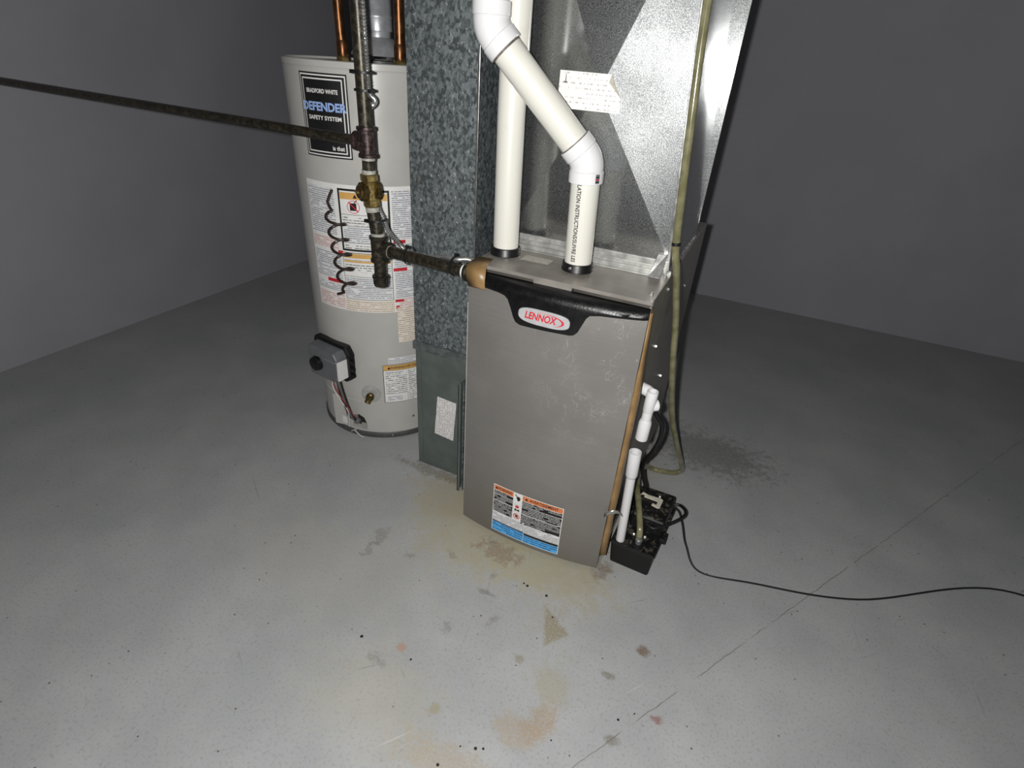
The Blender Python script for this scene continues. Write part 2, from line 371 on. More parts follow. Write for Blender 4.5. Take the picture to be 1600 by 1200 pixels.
# front lip of the casing with the notch in its middle, and the top plate
MB().box(-.001, W+.001, .004, D+.001, .826, H).obj('top_plate', 'topplate', fur, bevel=.0015)
lip = MB(); lip.box(0, .168, -.004, .006, .8300, H+.0004); lip.box(.168, .262, -.005, .006, .8215, H+.0004); lip.box(.262, W, -.004, .006, .8300, H+.0004)
lip.obj('top_lip', 'topplate', fur)
def ybow(x): return -(.014+.025*(1-((x-.2225)/.2225)**2))
def dfn(u, v, h): return (u, ybow(u)-.0002-h, v)
xs = [.003+i*(.442/48) for i in range(49)]
rows = []
prof = [(.0, .012), (-1, .012), (-1, .016), (-1, .30), (-1, .60), (-1, .812), (.0, .812)]
door = MB(); n = len(xs)
grid = [[(x, (-.002 if a == 0 else ybow(x)+(.002 if z in (.012,) else 0)), z) for x in xs] for a, z in prof]
door.rings(grid, cap=False, closed=False)
for e in (0, n-1): door.add([grid[k][e] for k in range(len(prof))], [tuple(range(len(prof)))])
dr = door.obj('front_door', 'door', fur, True)
# white / pink liner strip showing at the door's left edge
MB().box(-.0035, .0035, -.0055, .001, .115, .735).obj('door_liner', 'pink', fur)
# black moulded trim across the door top, with the dropped tongue behind the badge
def interp(T, x):
    for (a, b), (c, d) in zip(T, T[1:]):
        if x <= c: return b+(d-b)*(x-a)/(c-a) if c > a else d
    return T[-1][1]
TL = [(.0, .795), (.05, .793), (.095, .791), (.112, .788), (.121, .781), (.130, .762), (.139, .740), (.146, .730), (.158, .7255), (.22, .7275), (.283, .731), (.292, .734), (.299, .742), (.307, .762), (.314, .779), (.322, .788), (.345, .7925), (.445, .799)]
tx = sorted(set([.004+i*(.441/60) for i in range(61)]+[a for a, b in TL[1:-1]]))
def trimcol(x):
    zl = interp(TL, x); y = ybow(x); t = .006
    e = min(1, min(x-.004, .445-x)/.012+.25)
    return [(x, y+.001, zl), (x, y-t*e, zl+.0015), (x, y-(t+.002)*e, zl+.006), (x, y-(t+.002)*e, max(zl+.008, .7985)), (x, y-(t+.0010)*e, .8045), (x, y-(t-.0015)*e, .8100), (x, y-(t-.0055)*e, .8150), (x, y+.0050, .8190), (x, y+.0105, .8215), (x, -.003, .8230)]
cols = [trimcol(x) for x in tx]
tr = MB().rings(cols, cap=False, closed=False)
for c in (cols[0], cols[-1]): tr.add(c, [tuple(range(len(c)))])
trim = tr.obj('top_trim', 'trim', dr, True)
# badge
bx, bz = .2175, .7600
def bfn(u, v, h): return (u, ybow(u)-.0082-h, v)
def superell(cx, cz, a, b, e, n=48):
    out = []
    for i in range(n):
        t = 2*PI*i/n; c, s = cos(t), sin(t)
        out.append((cx+a*math.copysign(abs(c)**(2/e), c), cz+b*math.copysign(abs(s)**(2/e), s)))
    return out
ol = superell(bx, bz, .0640, .0195, 3.0)
bd = MB(); bd.rings([[bfn(u, v, 0) for u, v in ol], [bfn(u, v, .002) for u, v in ol], [bfn(bx+(u-bx)*.975, bz+(v-bz)*.94, .0034) for u, v in ol]])
badge = bd.obj('badge', 'badge', dr, True)
bf2 = lambda u, v, h: bfn(u, v, .0034+h)
text_mesh('LENNOX', .0245, bf2, bx-.008, bz+.0008, 1, shear=.22, bold=.0007, width=.080).obj('badge_lettering', 'red', dr)
sw = MB(); A = []; B = []
for i in range(41):
    t = math.radians(112-i*(112+62)/40); th = .0034*math.sin(PI*min(1, max(.04, i/40)))**.7
    A.append(bf2(bx+.0015+.0500*cos(t), bz+.0150*sin(t), .001)); B.append(bf2(bx+.0015+(.0500-th*1.8)*cos(t), bz+(.0150-th*.45)*sin(t), .001))
sw.add(A+B, [(i, i+1, 42+i, 41+i) for i in range(40)]); sw.obj('badge_swoosh', 'red', dr)
# warning sticker low on the door
u0, u1, v0, v1 = .113, .330, .028, .209; um = .1795; un = .2065
mats = ['white', 'orange', 'prtblk', 'prtfine', 'blue', 'ink']
cells = [(u0, v0, u1, v1, 0, 0),
 (u0+.002, v1-.0195, um-.001, v1-.002, 1, 1), (un+.001, v1-.0195, u1-.002, v1-.002, 1, 1),
 (u0+.002, .175, um-.001, .1885, 2, 1), (u0+.002, .151, um-.001, .1735, 2, 1), (u0+.002, .107, um-.001, .1495, 2, 1),
 (un+.001, .170, u1-.002, .1885, 2, 1), (un+.001, .139, u1-.002, .1685, 2, 1), (un+.001, .099, u1-.002, .1375, 2, 1),
 (u0+.045, .176, um-.001, .186, 5, 2), (u0+.045, .153, um-.001, .161, 5, 2), (un+.055, .1725, u1-.002, .179, 5, 2), (un+.078, .101, u1-.002, .112, 5, 2),
 (u0+.002, .070, .2195, .1055, 3, 1), (.2205, .067, u1-.002, .0975, 3, 1),
 (u0+.002, .0655, .2195, .0695, 5, 1), (.2205, .058, u1-.002, .0665, 5, 1),
 (u0+.002, .030, .2195, .065, 4, 1), (.2205, .030, u1-.002, .0575, 4, 1)]
wl = label_mesh(cells, dfn, .02).obj('warning_label', mats, dr)
wl['label'] = 'bilingual warning sticker with orange, black and blue bands'
text_mesh('WARNING', .0150, dfn, u0+.0385, v1-.0105, 2, bold=.0002, width=.046).obj('lettering', 'ink', dr)
text_mesh('AVERTISSEMENT', .0150, dfn, un+.066, v1-.0105, 2, bold=.0002, width=.086).obj('lettering', 'ink', dr)
tri = lambda a, b, s: [(a-s, b-s*.85), (a+s, b-s*.85), (a, b+s*.9)]
for tu in (u0+.0105, un+.0135): poly_mesh([tri(tu, v1-.0105, .0052)], dfn, 2).obj('warning_triangle', 'ink', dr)
uc = (um+un)/2
def disc(a, b, r, n=18): return [(a+r*cos(2*PI*i/n), b+r*sin(2*PI*i/n)) for i in range(n)]
poly_mesh([disc(uc+.002, .191, .0062), [(uc-.010, .201), (uc-.008, .203), (uc+.000, .195), (uc-.002, .193)], [(uc-.001, .180), (uc+.007, .183), (uc+.006, .190), (uc-.001, .190)],
           [(uc-.0085, .141), (uc-.006, .152), (uc-.001, .146), (uc+.007, .150), (uc+.008, .141), (uc, .143)], [(uc-.012, .1655), (uc+.012, .1655), (uc+.012, .166), (uc-.012, .166)],
           [(uc-.012, .1365), (uc+.012, .1365), (uc+.012, .137), (uc-.012, .137)], [(uc-.005, .118), (uc+.004, .115), (uc+.005, .125), (uc-.003, .128)]], dfn, 2).obj('pictograms', 'ink', dr)
star = []
for i in range(16): star.append((uc+(.0085 if i % 2 == 0 else .005)*cos(i*PI/8), .1585+(.0068 if i % 2 == 0 else .004)*sin(i*PI/8)))
ringp = []
for i in range(20):
    a, b = 2*PI*i/20, 2*PI*(i+1)/20
    ringp.append([(uc+r*cos(t), .1215+r*sin(t)) for r, t in ((.0105, a), (.0105, b), (.0084, b), (.0084, a))])
poly_mesh([star]+ringp+[[(uc-.008, .128), (uc-.006, .130), (uc+.008, .115), (uc+.006, .113)]], dfn, 3).obj('pictograms_red', 'red', dr)
# packing tape: over the top-left corner and down the right edge
def ribbon(path, th=.0004):
    b = MB(); 
    L = [Vector(p[0]) for p in path]; R_ = [Vector(p[1]) for p in path]
    vs = []
    for a, c in zip(L, R_): vs += [a, c]
    b.add(vs, [(2*i, 2*i+1, 2*i+3, 2*i+2) for i in range(len(path)-1)])
    return b
def solid(o, t, off=0):
    s = o.modifiers.new('thick', 'SOLIDIFY'); s.thickness = t; s.offset = off; return o
tp = [((-.0015, .045, .8392), (.036, .047, .8392)), ((-.0015, .003, .8394), (.046, .003, .8394)), ((-.002, -.010, .8365), (.050, -.016, .8370)), ((-.001, -.0215, .828), (.0545, -.0265, .8270)), ((.000, -.0255, .8150), (.0565, -.0340, .8140)), ((.002, -.0245, .8050), (.0575, -.0350, .800)), ((.004, -.0200, .786), (.0575, -.0310, .790)), ((.007, -.0195, .783), (.057, -.0300, .787))]
solid(ribbon(tp).obj('packing_tape', 'tape', fur, True), .0005)
tl = [((-.0015, .045, .8392), (-.0015, .001, .8392)), ((-.002, .045, .825), (-.002, -.012, .825)), ((-.002, .043, .79), (-.002, -.013, .79))]
solid(ribbon(tl).obj('packing_tape', 'tape', fur, True), .0005)
path = [(.4458, -.0105), (.452, -.0095), (.4580, -.004), (.4600, .008), (.4545, .022), (.4465, .034)]
zz = [.815, .70, .60, .50, .40, .30, .20, .115, .058]
rows = []
for i, z in enumerate(zz):
    k = [.25, .6, .9, 1, 1, 1, 1.05, 1.1, 1.1][i]
    rows.append([(.4455+(a-.4455)*(k if a > .4455 else 1)+.0012*sin(i*2.3+j), b, z+.012*sin(j*1.1)*(i == 8)) for j, (a, b) in enumerate(path)])
solid(MB().rings(rows, cap=False, closed=False).obj('packing_tape', 'tape', fur, True), .0005)
cp = [((.438, -.0235, .222), (.438, -.0235, .236)), ((.447, -.030, .236), (.447, -.027, .250)), ((.458, -.030, .247), (.459, -.027, .262)), ((.470, -.022, .249), (.471, -.020, .258)), ((.478, -.013, .242), (.479, -.012, .246)), ((.484, -.008, .232), (.484, -.008, .233))]
solid(ribbon(cp).obj('torn_tape', 'foil', fur, True), .0005)
# front corner post of the casing, bottom right
MB().box(.4455, .4485, .000, .040, .003, .12).obj('corner_flange', 'steel', fur)
def screw(loc, axis, parent, r=.0045, mat='steel'):
    MB().lathe([(r*1.35, 0), (r*1.35, .0012), (r, .0014), (r, .0038), (r*.7, .0048)], loc, axis, 6).obj('screw', mat, parent)
for y, z in ((.19, .805), (.202, .643), (.477, .416), (.093, .449), (.55, .70), (.6, .25)): screw((W, y, z), (1, 0, 0), fur)
for x, y in ((.432, .043), (.434, .177), (.066, .060)): screw((x, y, H), (0, 0, 1), fur)
# seam flange and access cover on the right-hand side
MB().box(W, W+.0016, .055, .085, .36, .60).obj('side_cover', 'steel', fur)
# data sticker on the top plate
tf = lambda u, v, h: (u, v, H+h)
label_mesh([(.090, .086, .165, .128, 0, 0)], tf).obj('data_sticker', ['prttop'], fur)
# black collars for the two pipes
PA = (.040, .108); PB = (.2355, .104)
def collar(c, angs):
    o = MB().lathe([(.0385, 0), (.0385, .003), (.0372, .005), (.0372, .017), (.0355, .0195), (.0335, .0195)], (c[0], c[1], H)).obj('pipe_collar', 'black', fur, True)
    for a in angs:
        t = math.radians(a); screw((c[0]+.0365*cos(t), c[1]+.0365*sin(t), H+.011), (cos(t), sin(t), 0), o, .003)
collar(PA, ()); collar(PB, (-100, 20))

# ------------------------------------------------------------------ PVC pipes
PR = .0325
ip = thing('intake_pipe', (PA[0], PA[1], H), 'straight white plastic pipe rising from furnace top beside spangled duct', 'pipe')
MB().tube([(PA[0], PA[1], H+.004), (PA[0]-.006, PA[1]+.002, 1.15), (PA[0]-.010, PA[1]+.006, ZC-.002)], PR-.0008, 36).obj('pipe', 'pvc', ip, True)
ex = thing('exhaust_pipe', (PB[0], PB[1], H), 'white plastic vent pipe with two slanting elbows above furnace', 'pipe')
E1 = Vector((.2285, .100, 1.0848)); E2 = Vector((.0170, .0270, 1.3139)); B0 = Vector((PB[0], PB[1], H))
d0 = (E1-B0).normalized(); d1 = (E2-E1).normalized(); TOP = Vector((E2.x, E2.y, ZC-.002)); d2 = (TOP-E2).normalized()
MB().tube([B0+Vector((0,0,.004)), E1-d0*.03], PR, 40).obj('pipe', 'pvc', ex, True)
MB().tube([E1+d1*.03, E2-d1*.03], PR, 40).obj('pipe', 'pvc', ex, True)
MB().tube([E2+d2*.03, TOP], PR, 40).obj('pipe', 'pvc', ex, True)
def elbow(E, da, db):
    a = E-da*.046; b = E+db*.046; R1 = PR+.0058; R2 = PR+.0035
    mid = []
    for i in range(13):
        t = i/12; s = 1-t; pa = E-da*.020; pb = E+db*.020
        mid.append(s*s*pa+2*s*t*E+t*t*pb)
    pts = [a, a+da*.001, a+da*.024, a+da*.0255]+mid+[b-db*.0255, b-db*.024, b-db*.001, b]
    rr = [R1-.001, R1, R1, R2]+[R2+.0006]*13+[R2, R1, R1, R1-.001]
    return MB().tube(pts, R1, 40, True, lambda i: rr[i]).obj('elbow', 'pvcfit', ex, True)
el1 = elbow(E1, d0, d1); elbow(E2, d1, d2)
joint = plain('joint_grime', (104, 98, 90), .6, 0, .3, 90)
MB().tube([E2-d1*.050, E2-d1*.0455], PR+.0007, 40).obj('joint_grime', joint, ex, True)
MB().tube([E1+d1*.0455, E1+d1*.048], PR+.0005, 40).obj('joint_grime', joint, ex, True)
# worn purple cement / marking on the elbow and printed lettering down the pipe
def pfn(base, d, R):
    def f(u, v, h):
        a = u/R; t = (v-base.z)/d.z; c = base+d*t
        return (c.x+(R+h)*cos(a), c.y+(R+h)*sin(a), v)
    return f
pf = pfn(B0, d0, PR)
TH = math.radians(-95)
text_mesh('TALLATION INSTRUCTIONS/SUIVRE LES', .0135, pf, TH*PR, .9605, 0, rot=-PI/2, width=.193, bold=.0003).obj('lettering', 'ink', ex)
ef = pfn(B0, d0, PR+.0060)
a0 = math.radians(-40)*(PR+.006)
label_mesh([(a0, 1.043, a0+.011, 1.062, 0, 0), (a0+.001, 1.045, a0+.010, 1.0475, 1, 1), (a0+.001, 1.050, a0+.010, 1.0525, 2, 1), (a0+.001, 1.055, a0+.010, 1.0575, 1, 1)], ef, .004).obj('elbow_sticker', ['greyplastic', 'ink', 'red'], el1)

# ------------------------------------------------------------------ supply plenum
pl = thing('supply_plenum', (.21, .45, H), 'bright sheet metal plenum with cross-creased front standing on furnace', 'duct')
yb = .200; PZ0, PZ1 = .866, 1.60
c00, c10 = Vector((.004, yb, PZ0)), Vector((.4335, yb, PZ0)); c01, c11 = Vector((.026, yb+.004, PZ1)), Vector((.372, yb+.004, PZ1))
AH = .0165; ap = Vector((.209, yb-AH, 1.218))
def facet(a, b, bow, n=12):
    # a creased triangle of sheet metal between edge a-b and the crossing point, slightly dished
    m_ = MB(); idx = {}; vs = []
    for i in range(n+1):
        t = i/n                                   # 0 at the crossing point, 1 at the edge
        for j in range(i+1):
            e = a.lerp(b, j/i) if i else a
            base = ap.lerp(e, t)
            if bow and i:
                # distance from the nearer crease, as a share of the way to the edge
                q_ = 2*min(j, i-j)/n; w_ = q_+(1-t); s_ = q_/w_ if w_ > 1e-6 else 1.
                base.y += bow*s_*(1-s_)*w_
            idx[i, j] = len(vs); vs.append(base)
    fs = []
    for i in range(n):
        for j in range(i+1):
            fs.append((idx[i, j], idx[i+1, j], idx[i+1, j+1]))
            if j < i: fs.append((idx[i, j], idx[i+1, j+1], idx[i, j+1]))
    return m_.add(vs, fs).obj('front_panel', 'plenum', pl, True)
facet(c00, c10, 0); facet(c10, c11, .010); facet(c11, c01, 0); facet(c01, c00, 0)
yk = .66
MB().hexa([(c10.x, yb, PZ0-.026), (c10.x+.002, yb, PZ0-.026), (c10.x+.002, yk, PZ0-.026), (c10.x, yk, PZ0-.026)], [(c11.x, yb+.004, PZ1), (c11.x+.002, yb+.004, PZ1), (c11.x+.002, yk, PZ1), (c11.x, yk, PZ1)]).obj('side_panel', 'plenum', pl)
MB().hexa([(c00.x-.002, yb, PZ0-.026), (c00.x, yb, PZ0-.026), (c00.x, yk, PZ0-.026), (c00.x-.002, yk, PZ0-.026)], [(c01.x-.002, yb+.004, PZ1), (c01.x, yb+.004, PZ1), (c01.x, yk, PZ1), (c01.x-.002, yk, PZ1)]).obj('side_panel', 'plenum', pl)
MB().box(.004, .4335, yk-.002, yk, PZ0-.026, PZ1).obj('back_panel', 'plenum', pl)
MB().hexa([(c10.x-.004, yb-.0035, PZ0-.02), (c10.x+.0035, yb-.0035, PZ0-.02), (c10.x+.0035, yb+.006, PZ0-.02), (c10.x-.004, yb+.006, PZ0-.02)], [(c11.x-.004, yb+.0005, PZ1), (c11.x+.0035, yb+.0005, PZ1), (c11.x+.0035, yb+.01, PZ1), (c11.x-.004, yb+.01, PZ1)]).obj('corner_seam', 'steel', pl, bevel=.001)
MB().box(.026, .372, yb+.003, yk, PZ1-.002, ZC-.001).obj('upper_duct', 'plenum', pl)
MB().box(.018, .380, yb-.002, yk+.004, PZ1-.018, PZ1+.018).obj('drive_cleat', 'galv', pl)
# stepped base flange on the furnace top
fl_b = MB()
for y0, y1, z1 in ((.160, .178, .8405), (.174, .190, .849), (.187, .203, .858)): fl_b.box(-.004, .422, y0, y1, H-.0005, z1)
fl_b.box(.004, .4335, .196, .204, H, PZ0+.004)
fl_b.obj('base_flange', 'flange', pl, bevel=.0012)
MB().hexa([(.396, .158, H-.0002), (.4265, .158, H-.0002), (.4265, .2, H-.0002), (.396, .2, H-.0002)], [(.406, .186, .888), (.4265, .190, .888), (.4265, .2, .888), (.406, .2, .888)]).obj('corner_tab', 'steel', pl, bevel=.001)
MB().box(.4335, .443, .20, .66, H-.0005, .846).obj('side_flange', 'steel', pl)

# installation slip stuck on the plenum, top right corner folded over
slip = thing('paper_slip', (.19, .183, 1.175), 'white printed service slip with folded corner stuck on plenum', 'paper')
def slf(u, v, h):
    # rests on the two creased panels left and right of the fold
    y = .1795+.0012*sin((u-.11)*40)-.003*max(0, (v-1.21)/.04)*0
    return (u, y-h, v)
sl = [(.115, 1.2500), (.2345, 1.2490), (.2300, 1.2340), (.2605, 1.2050), (.2630, 1.1750), (.1380, 1.1750), (.1150, 1.2020)]
def paper_poly(P, h, name, mat, parent):
    b = MB(); N = len(P); bm_ = [slf(u, v, h) for u, v in P]
    b.add(bm_, [tuple(range(N))])
    for i, (u, v) in enumerate(P): b.uv[i] = (u, v)
    return solid(b.obj(name, mat, parent), .0006)
paper_poly(sl, 0, 'sheet', 'paper', slip)
fold = MB(); fold.add([slf(.2345, 1.2490, .0005), slf(.2300, 1.2340, .0006), slf(.2605, 1.2050, .0006), slf(.2440, 1.2330, .009)], [(0, 1, 3), (1, 2, 3)])
solid(fold.obj('folded_corner', plain('slip_back', (206, 202, 184), .7), slip), .0005)
poly_mesh([[(.1255, 1.2260), (.1345, 1.2255), (.1345, 1.2285), (.1315, 1.2290), (.1308, 1.2440), (.1296, 1.2440), (.1290, 1.2292), (.1255, 1.2290)]], slf, 2).obj('printed_emblem', 'greyplastic', slip)

# ------------------------------------------------------------------ return duct
rd = thing('return_duct', (-.17, .40, 0), 'spangled galvanised return air duct with grey-green boot beside water heater', 'duct')
RX0, RX1, RY0, RY1 = -.273, -.0705, .148, .66
MB().box(RX0, RX1, RY0, RY1, .47, ZC-.001).obj('duct_shaft', 'galv', rd, bevel=.0015)
MB().box(RX1-.004, RX1+.0012, RY0-.0018, RY0+.004, .49, ZC-.001).obj('corner_seam', 'steel', rd, bevel=.0006)
MB().box(RX0-.004, RX1+.004, RY0-.008, RY1+.004, .462, .490).obj('drive_cleat', plain('cleat_zinc', (104, 112, 110), .4, .4, .15, 60), rd, bevel=.002)
MB().box(RX0, RX1-.002, RY0+.001, RY1, .004, .466).obj('boot', 'boot', rd, bevel=.0025)
bo = MB(); bo.box(RX0+.018, RX0+.021, RY0-.0005, RY0+.002, .02, .46); bo.box(RX0+.001, RX1-.01, RY0-.001, RY0+.002, .006, .012)
bo.obj('boot_fold', 'boot', rd)
# printed sheet stuck on the boot
def rf(u, v, h): return (u, RY0+.0008-h, v)
b = MB(); P = [(-.192, .306), (-.121, .301), (-.132, .147), (-.205, .154)]
b.add([rf(u, v, .0004) for u, v in P], [(0, 1, 2, 3)]); b.uv = {i: (P[i][1], P[i][0]) for i in range(4)}
b.obj('instruction_sheet', 'prtgrey', rd)
# filter rack between boot and furnace
fr = MB(); fr.box(RX1-.002, -.001, RY0+.006, RY1-.02, .006, .43); fr.obj('filter_rack', 'boot', rd)
MB().box(-.0790, -.0760, .084, .150, .002, .42).obj('rack_flange', 'boot', rd)
MB().box(-.0790, -.0690, .084, .087, .002, .425).obj('rack_flange', 'boot', rd, bevel=.001)
MB().box(-.066, -.062, .092, .155, .002, .425).obj('rack_flange', 'galv', rd)
MB().box(-.058, -.004, .096, .156, .006, .40).obj('filter_cover', 'boot', rd)

# ------------------------------------------------------------------ gas piping
gp = thing('gas_pipe', (-.315, .05, .68), 'black iron gas pipe with brass valve and drip leg before water heater', 'pipe')
GR = .0172; Y = .05
V0 = Vector((-.336, Y, ZC-.001)); VT = Vector((-.328, Y, 1.100)); VT2 = Vector((-.327, Y, 1.032)); VV = Vector((-.330, Y, .947)); LT = Vector((-.3125, Y, .800)); LB = Vector((-.3130, Y, .700))
MB().tube([V0, VT+Vector((0, 0, -.01))], GR, 20).obj('pipe', 'iron', gp, True)
def tee(c, ax, side, h, mat, slen=.03, r=GR):
    a = Vector(ax).normalized(); R_ = r+.0042
    b = MB().lathe([(R_, -h), (R_+.0028, -h+.001), (R_+.0028, -h+.008), (R_, -h+.010), (R_-.0004, 0), (R_, h-.010), (R_+.0028, h-.008), (R_+.0028, h-.001), (R_, h)], c, a, 24)
    s = Vector(side).normalized()
    b.lathe([(R_-.002, 0), (R_-.002, slen-.009), (R_+.0018, slen-.007), (R_+.0018, slen)], c, s, 22)
    return b.obj('tee', mat, gp, True)
ta = Vector((-.3275, Y, 1.064)); tee(ta, VT2-VT, (-1, -.05, 0), .036, 'malleable', .034)
MB().tube([ta+Vector((-.03, 0, 0)), Vector((X0+.001, Y-.04, 1.095))], .0125, 16).obj('branch_pipe', 'iron', gp, True)
dv = (VV-VT2).normalized()
MB().tube([VT2+dv*-.006, VV-dv*.03], GR-.001, 20).obj('nipple', 'iron', gp, True)
MB().tube([VT2, VT2+dv*.010], GR-.0002, 20).obj('thread_sealant', 'dope', gp, True)
MB().tube([VV-dv*.052, VV-dv*.040], GR+.0006, 20).obj('thread_sealant', 'dope', gp, True)
# brass cock
va = (VV+Vector((0, 0, .042)), VV+Vector((.004, 0, -.040)))
da_ = (va[1]-va[0]).normalized()
vb = MB().lathe([(.0205, 0), (.0225, .003), (.0225, .016), (.019, .020), (.0165, .026), (.0165, .056), (.019, .062), (.0215, .066), (.0215, .079), (.0195, .082)], va[0], da_, 8, phase=.3)
vb.lathe([(.0165, -.016), (.0165, .016)], VV, (-.42, -.90, 0), 16)
vo = vb.obj('valve', 'brass', gp)
da = Vector((-.42, -.90, .05)).normalized()
MB().lathe([(.0150, .006), (.0235, .010), (.0245, .014), (.0235, .023), (.0175, .025), (.0165, .030), (.0105, .0325)], VV+Vector((-.002, 0, -.002)), da, 24).obj('valve_plug', 'brassdark', vo, True)
MB().box(-.0095, .0095, -.003, .003, .031, .0370, Matrix.Translation(VV+Vector((-.002, 0, -.002))) @ da.to_track_quat('Z', 'Y').to_matrix().to_4x4()).obj('valve_slot', 'brass', vo, bevel=.001)
MB().lathe([(.0150, -.006), (.0225, -.010), (.0235, -.014), (.0225, -.020), (.0120, -.022)], VV+Vector((.004, 0, .002)), da, 24).obj('valve_nut', 'brassdark', vo, True)
dl = (LT-VV).normalized()
MB().tube([va[1]-Vector((0, 0, -.004)), va[1]+dl*.012], GR+.0003, 20).obj('thread_sealant', 'dope', gp, True)
MB().tube([va[1], LT+Vector((0, 0, .02))], GR-.0004, 20).obj('nipple', 'iron', gp, True)
tee(LT+Vector((0, 0, -.002)), (0, 0, 1), (1, 0, 0), .036, 'iron', .036)
MB().tube([LT+Vector((0, 0, .034)), LT+Vector((0, 0, .041))], GR+.0016, 20).obj('thread_sealant', 'dope', gp, True)
MB().tube([LT+Vector((0, 0, -.03)), LB+Vector((0, 0, .02))], GR-.001, 20).obj('drip_leg', 'iron', gp, True)
MB().lathe([(.0135, -.010), (.0180, -.008), (.0208, .001), (.0208, .014), (.0228, .016), (.0228, .022), (.0205, .0235)], LB, (0, 0, 1), 24).obj('drip_cap', 'iron', gp, True)
HA = LT+Vector((.03, 0, -.004)); HB = Vector((-.010, .030, .797))
MB().tube([HA, HA+(HB-HA)*.97], GR-.0012, 20).obj('pipe', 'iron', gp, True)
MB().tube([HA+(HB-HA)*.008, HA+(HB-HA)*.03], GR-.0004, 20).obj('thread_sealant', 'dope', gp, True)
dh = (HB-HA).normalized()
MB().tube([HB-dh*.028, HB-dh*.021], GR+.0006, 20).obj('thread_sealant', 'wirewhite', gp, True)
MB().lathe([(GR+.003, 0), (GR+.006, .002), (GR+.006, .008), (GR+.003, .011), (GR+.003, .0225)], HB-dh*.022, dh, 24).obj('bushing', 'iron', gp, True)
# armoured cable strapped to the gas pipe
ac = thing('armoured_cable', (-.31, .03, .80), 'thin ribbed silver cable strapped along the black gas pipe', 'cable')
def ribbed(pts, r, pitch=.0078):
    P = spline(pts, 12); out = [P[0]]; acc = 0
    # resample evenly
    step = pitch/2; d = 0; i = 0; res = []; cur = P[0]; res.append(cur.copy()); k = 1
    while k < len(P):
        seg = P[k]-cur; L = seg.length
        if L >= step: cur = cur+seg*(step/L); res.append(cur.copy())
        else:
            nxt = P[k]; k += 1
            if k >= len(P): break
            step_rem = step-L; cur = nxt.copy(); res.append(cur.copy())
    return MB().tube(res, r, 10, True, lambda i: r if i % 2 else r*.70)
def px_(z): return V0.x+(VT.x-V0.x)*(ZC-z)/(ZC-VT.z)                  # the riser's own lean
def py_(x): return HA.y+(HB.y-HA.y)*(x-HA.x)/(HB.x-HA.x)                # and the run to the furnace
ribbed([(px_(z)+.0232, Y-.0100, z) for z in (ZC-.002, 1.9, 1.5, 1.36, 1.25, 1.19)]+[(px_(z)+.0250*cos(math.radians(g)), Y+.0250*sin(math.radians(g)), z) for z, g in ((1.172, -20), (1.160, 20), (1.149, 62), (1.138, 102), (1.126, 125))]+[(-.3495, Y+.0290, 1.105), (-.3495, Y+.0300, 1.05), (-.352, Y+.0440, .97), (-.334, Y+.0340, .905), (-.309, Y+.0240, .872), (-.287, Y+.0140, .845), (-.263, Y+.018, .820), (-.235, Y+.0220, .800), (-.16, py_(-.16)+.0245, .800), (-.11, py_(-.11)+.0180, .8140), (-.06, py_(-.06)+.0050, .8215), (-.030, py_(-.03)+.002, .8285), (-.0035, py_(-.01), .8290)], .0068).obj('cable_sheath', 'steel', ac, True)
def strap(c, ax, side, r, head):
    # a tie wrapped round the pipe and the cable lying on its given side
    a = Vector(ax).normalized(); sd = Vector(side).normalized(); c = Vector(c)+sd*.0068; ri = r+.0070
    MB().lathe([(ri, -.0028), (ri+.0015, -.0024), (ri+.0015, .0024), (ri, .0028), (ri, -.0028)], c, a, 24, False).obj('cable_tie', 'rubber', ac, True)
    MB().box(-.004, .004, -.004, .004, -.004, .004, Matrix.Translation(c+Vector(head).normalized()*(ri+.0042))).obj('tie_head', 'rubber', ac)
strap((px_(1.215), Y, 1.215), (0, 0, 1), (.92, -.39, 0), GR, (-.95, -.3, 0)); strap((px_(1.178), Y, 1.178), (0, 0, 1), (.96, -.28, 0), GR, (.9, -.45, 0))
strap((-.3205, Y, .872), (.15, 0, -1), (.43, .90, 0), GR, (-.7, -.7, 0)); strap((-.215, py_(-.215), .7962), (1, -.07, 0), (0, 1, .12), GR-.0012, (0, -.3, .95)); strap((-.066, py_(-.066), .7968), (1, -.07, 0), (0, .2, .98), GR-.0012, (0, .3, .95))

# ------------------------------------------------------------------ water heater
TC = Vector((-.594, .421, 0)); TR = .25; TZ = 1.2285
wh = thing('water_heater', (TC.x, TC.y, 0), 'pale grey cylindrical water heater covered with warning labels', 'water heater')
jacket = MB().lathe([(TR-.002, .020), (TR, .022), (TR, .154), (TR-.0018, .1555), (TR-.0018, .1575), (TR, .159), (TR, 1.2075), (TR-.0012, 1.209), (TR-.0012, 1.2105), (TR+.001, 1.212), (TR+.001, 1.2265), (TR-.003, 1.2285), (TR-.004, 1.2225), (TR-.02, 1.222), (.02, 1.226)], TC, (0, 0, 1), 96).obj('tank_jacket', 'tank', wh, True)
MB().lathe([(TR+.003, .0), (TR+.0045, .002), (TR+.0045, .019), (TR+.002, .0225), (TR-.004, .0225)], TC, (0, 0, 1), 96).obj('base_pan', 'tankdark', wh, True)
def cf(u, v, h):
    a = u/TR; return (TC.x+(TR+h)*cos(a), TC.y+(TR+h)*sin(a), v)
def A_(deg): return math.radians(deg)*TR
def tl_(name, cells, mats): return label_mesh([(A_(a), b, A_(c), d, m_, l_) for a, b, c, d, m_, l_ in cells], cf, .012).obj(name, mats, wh)
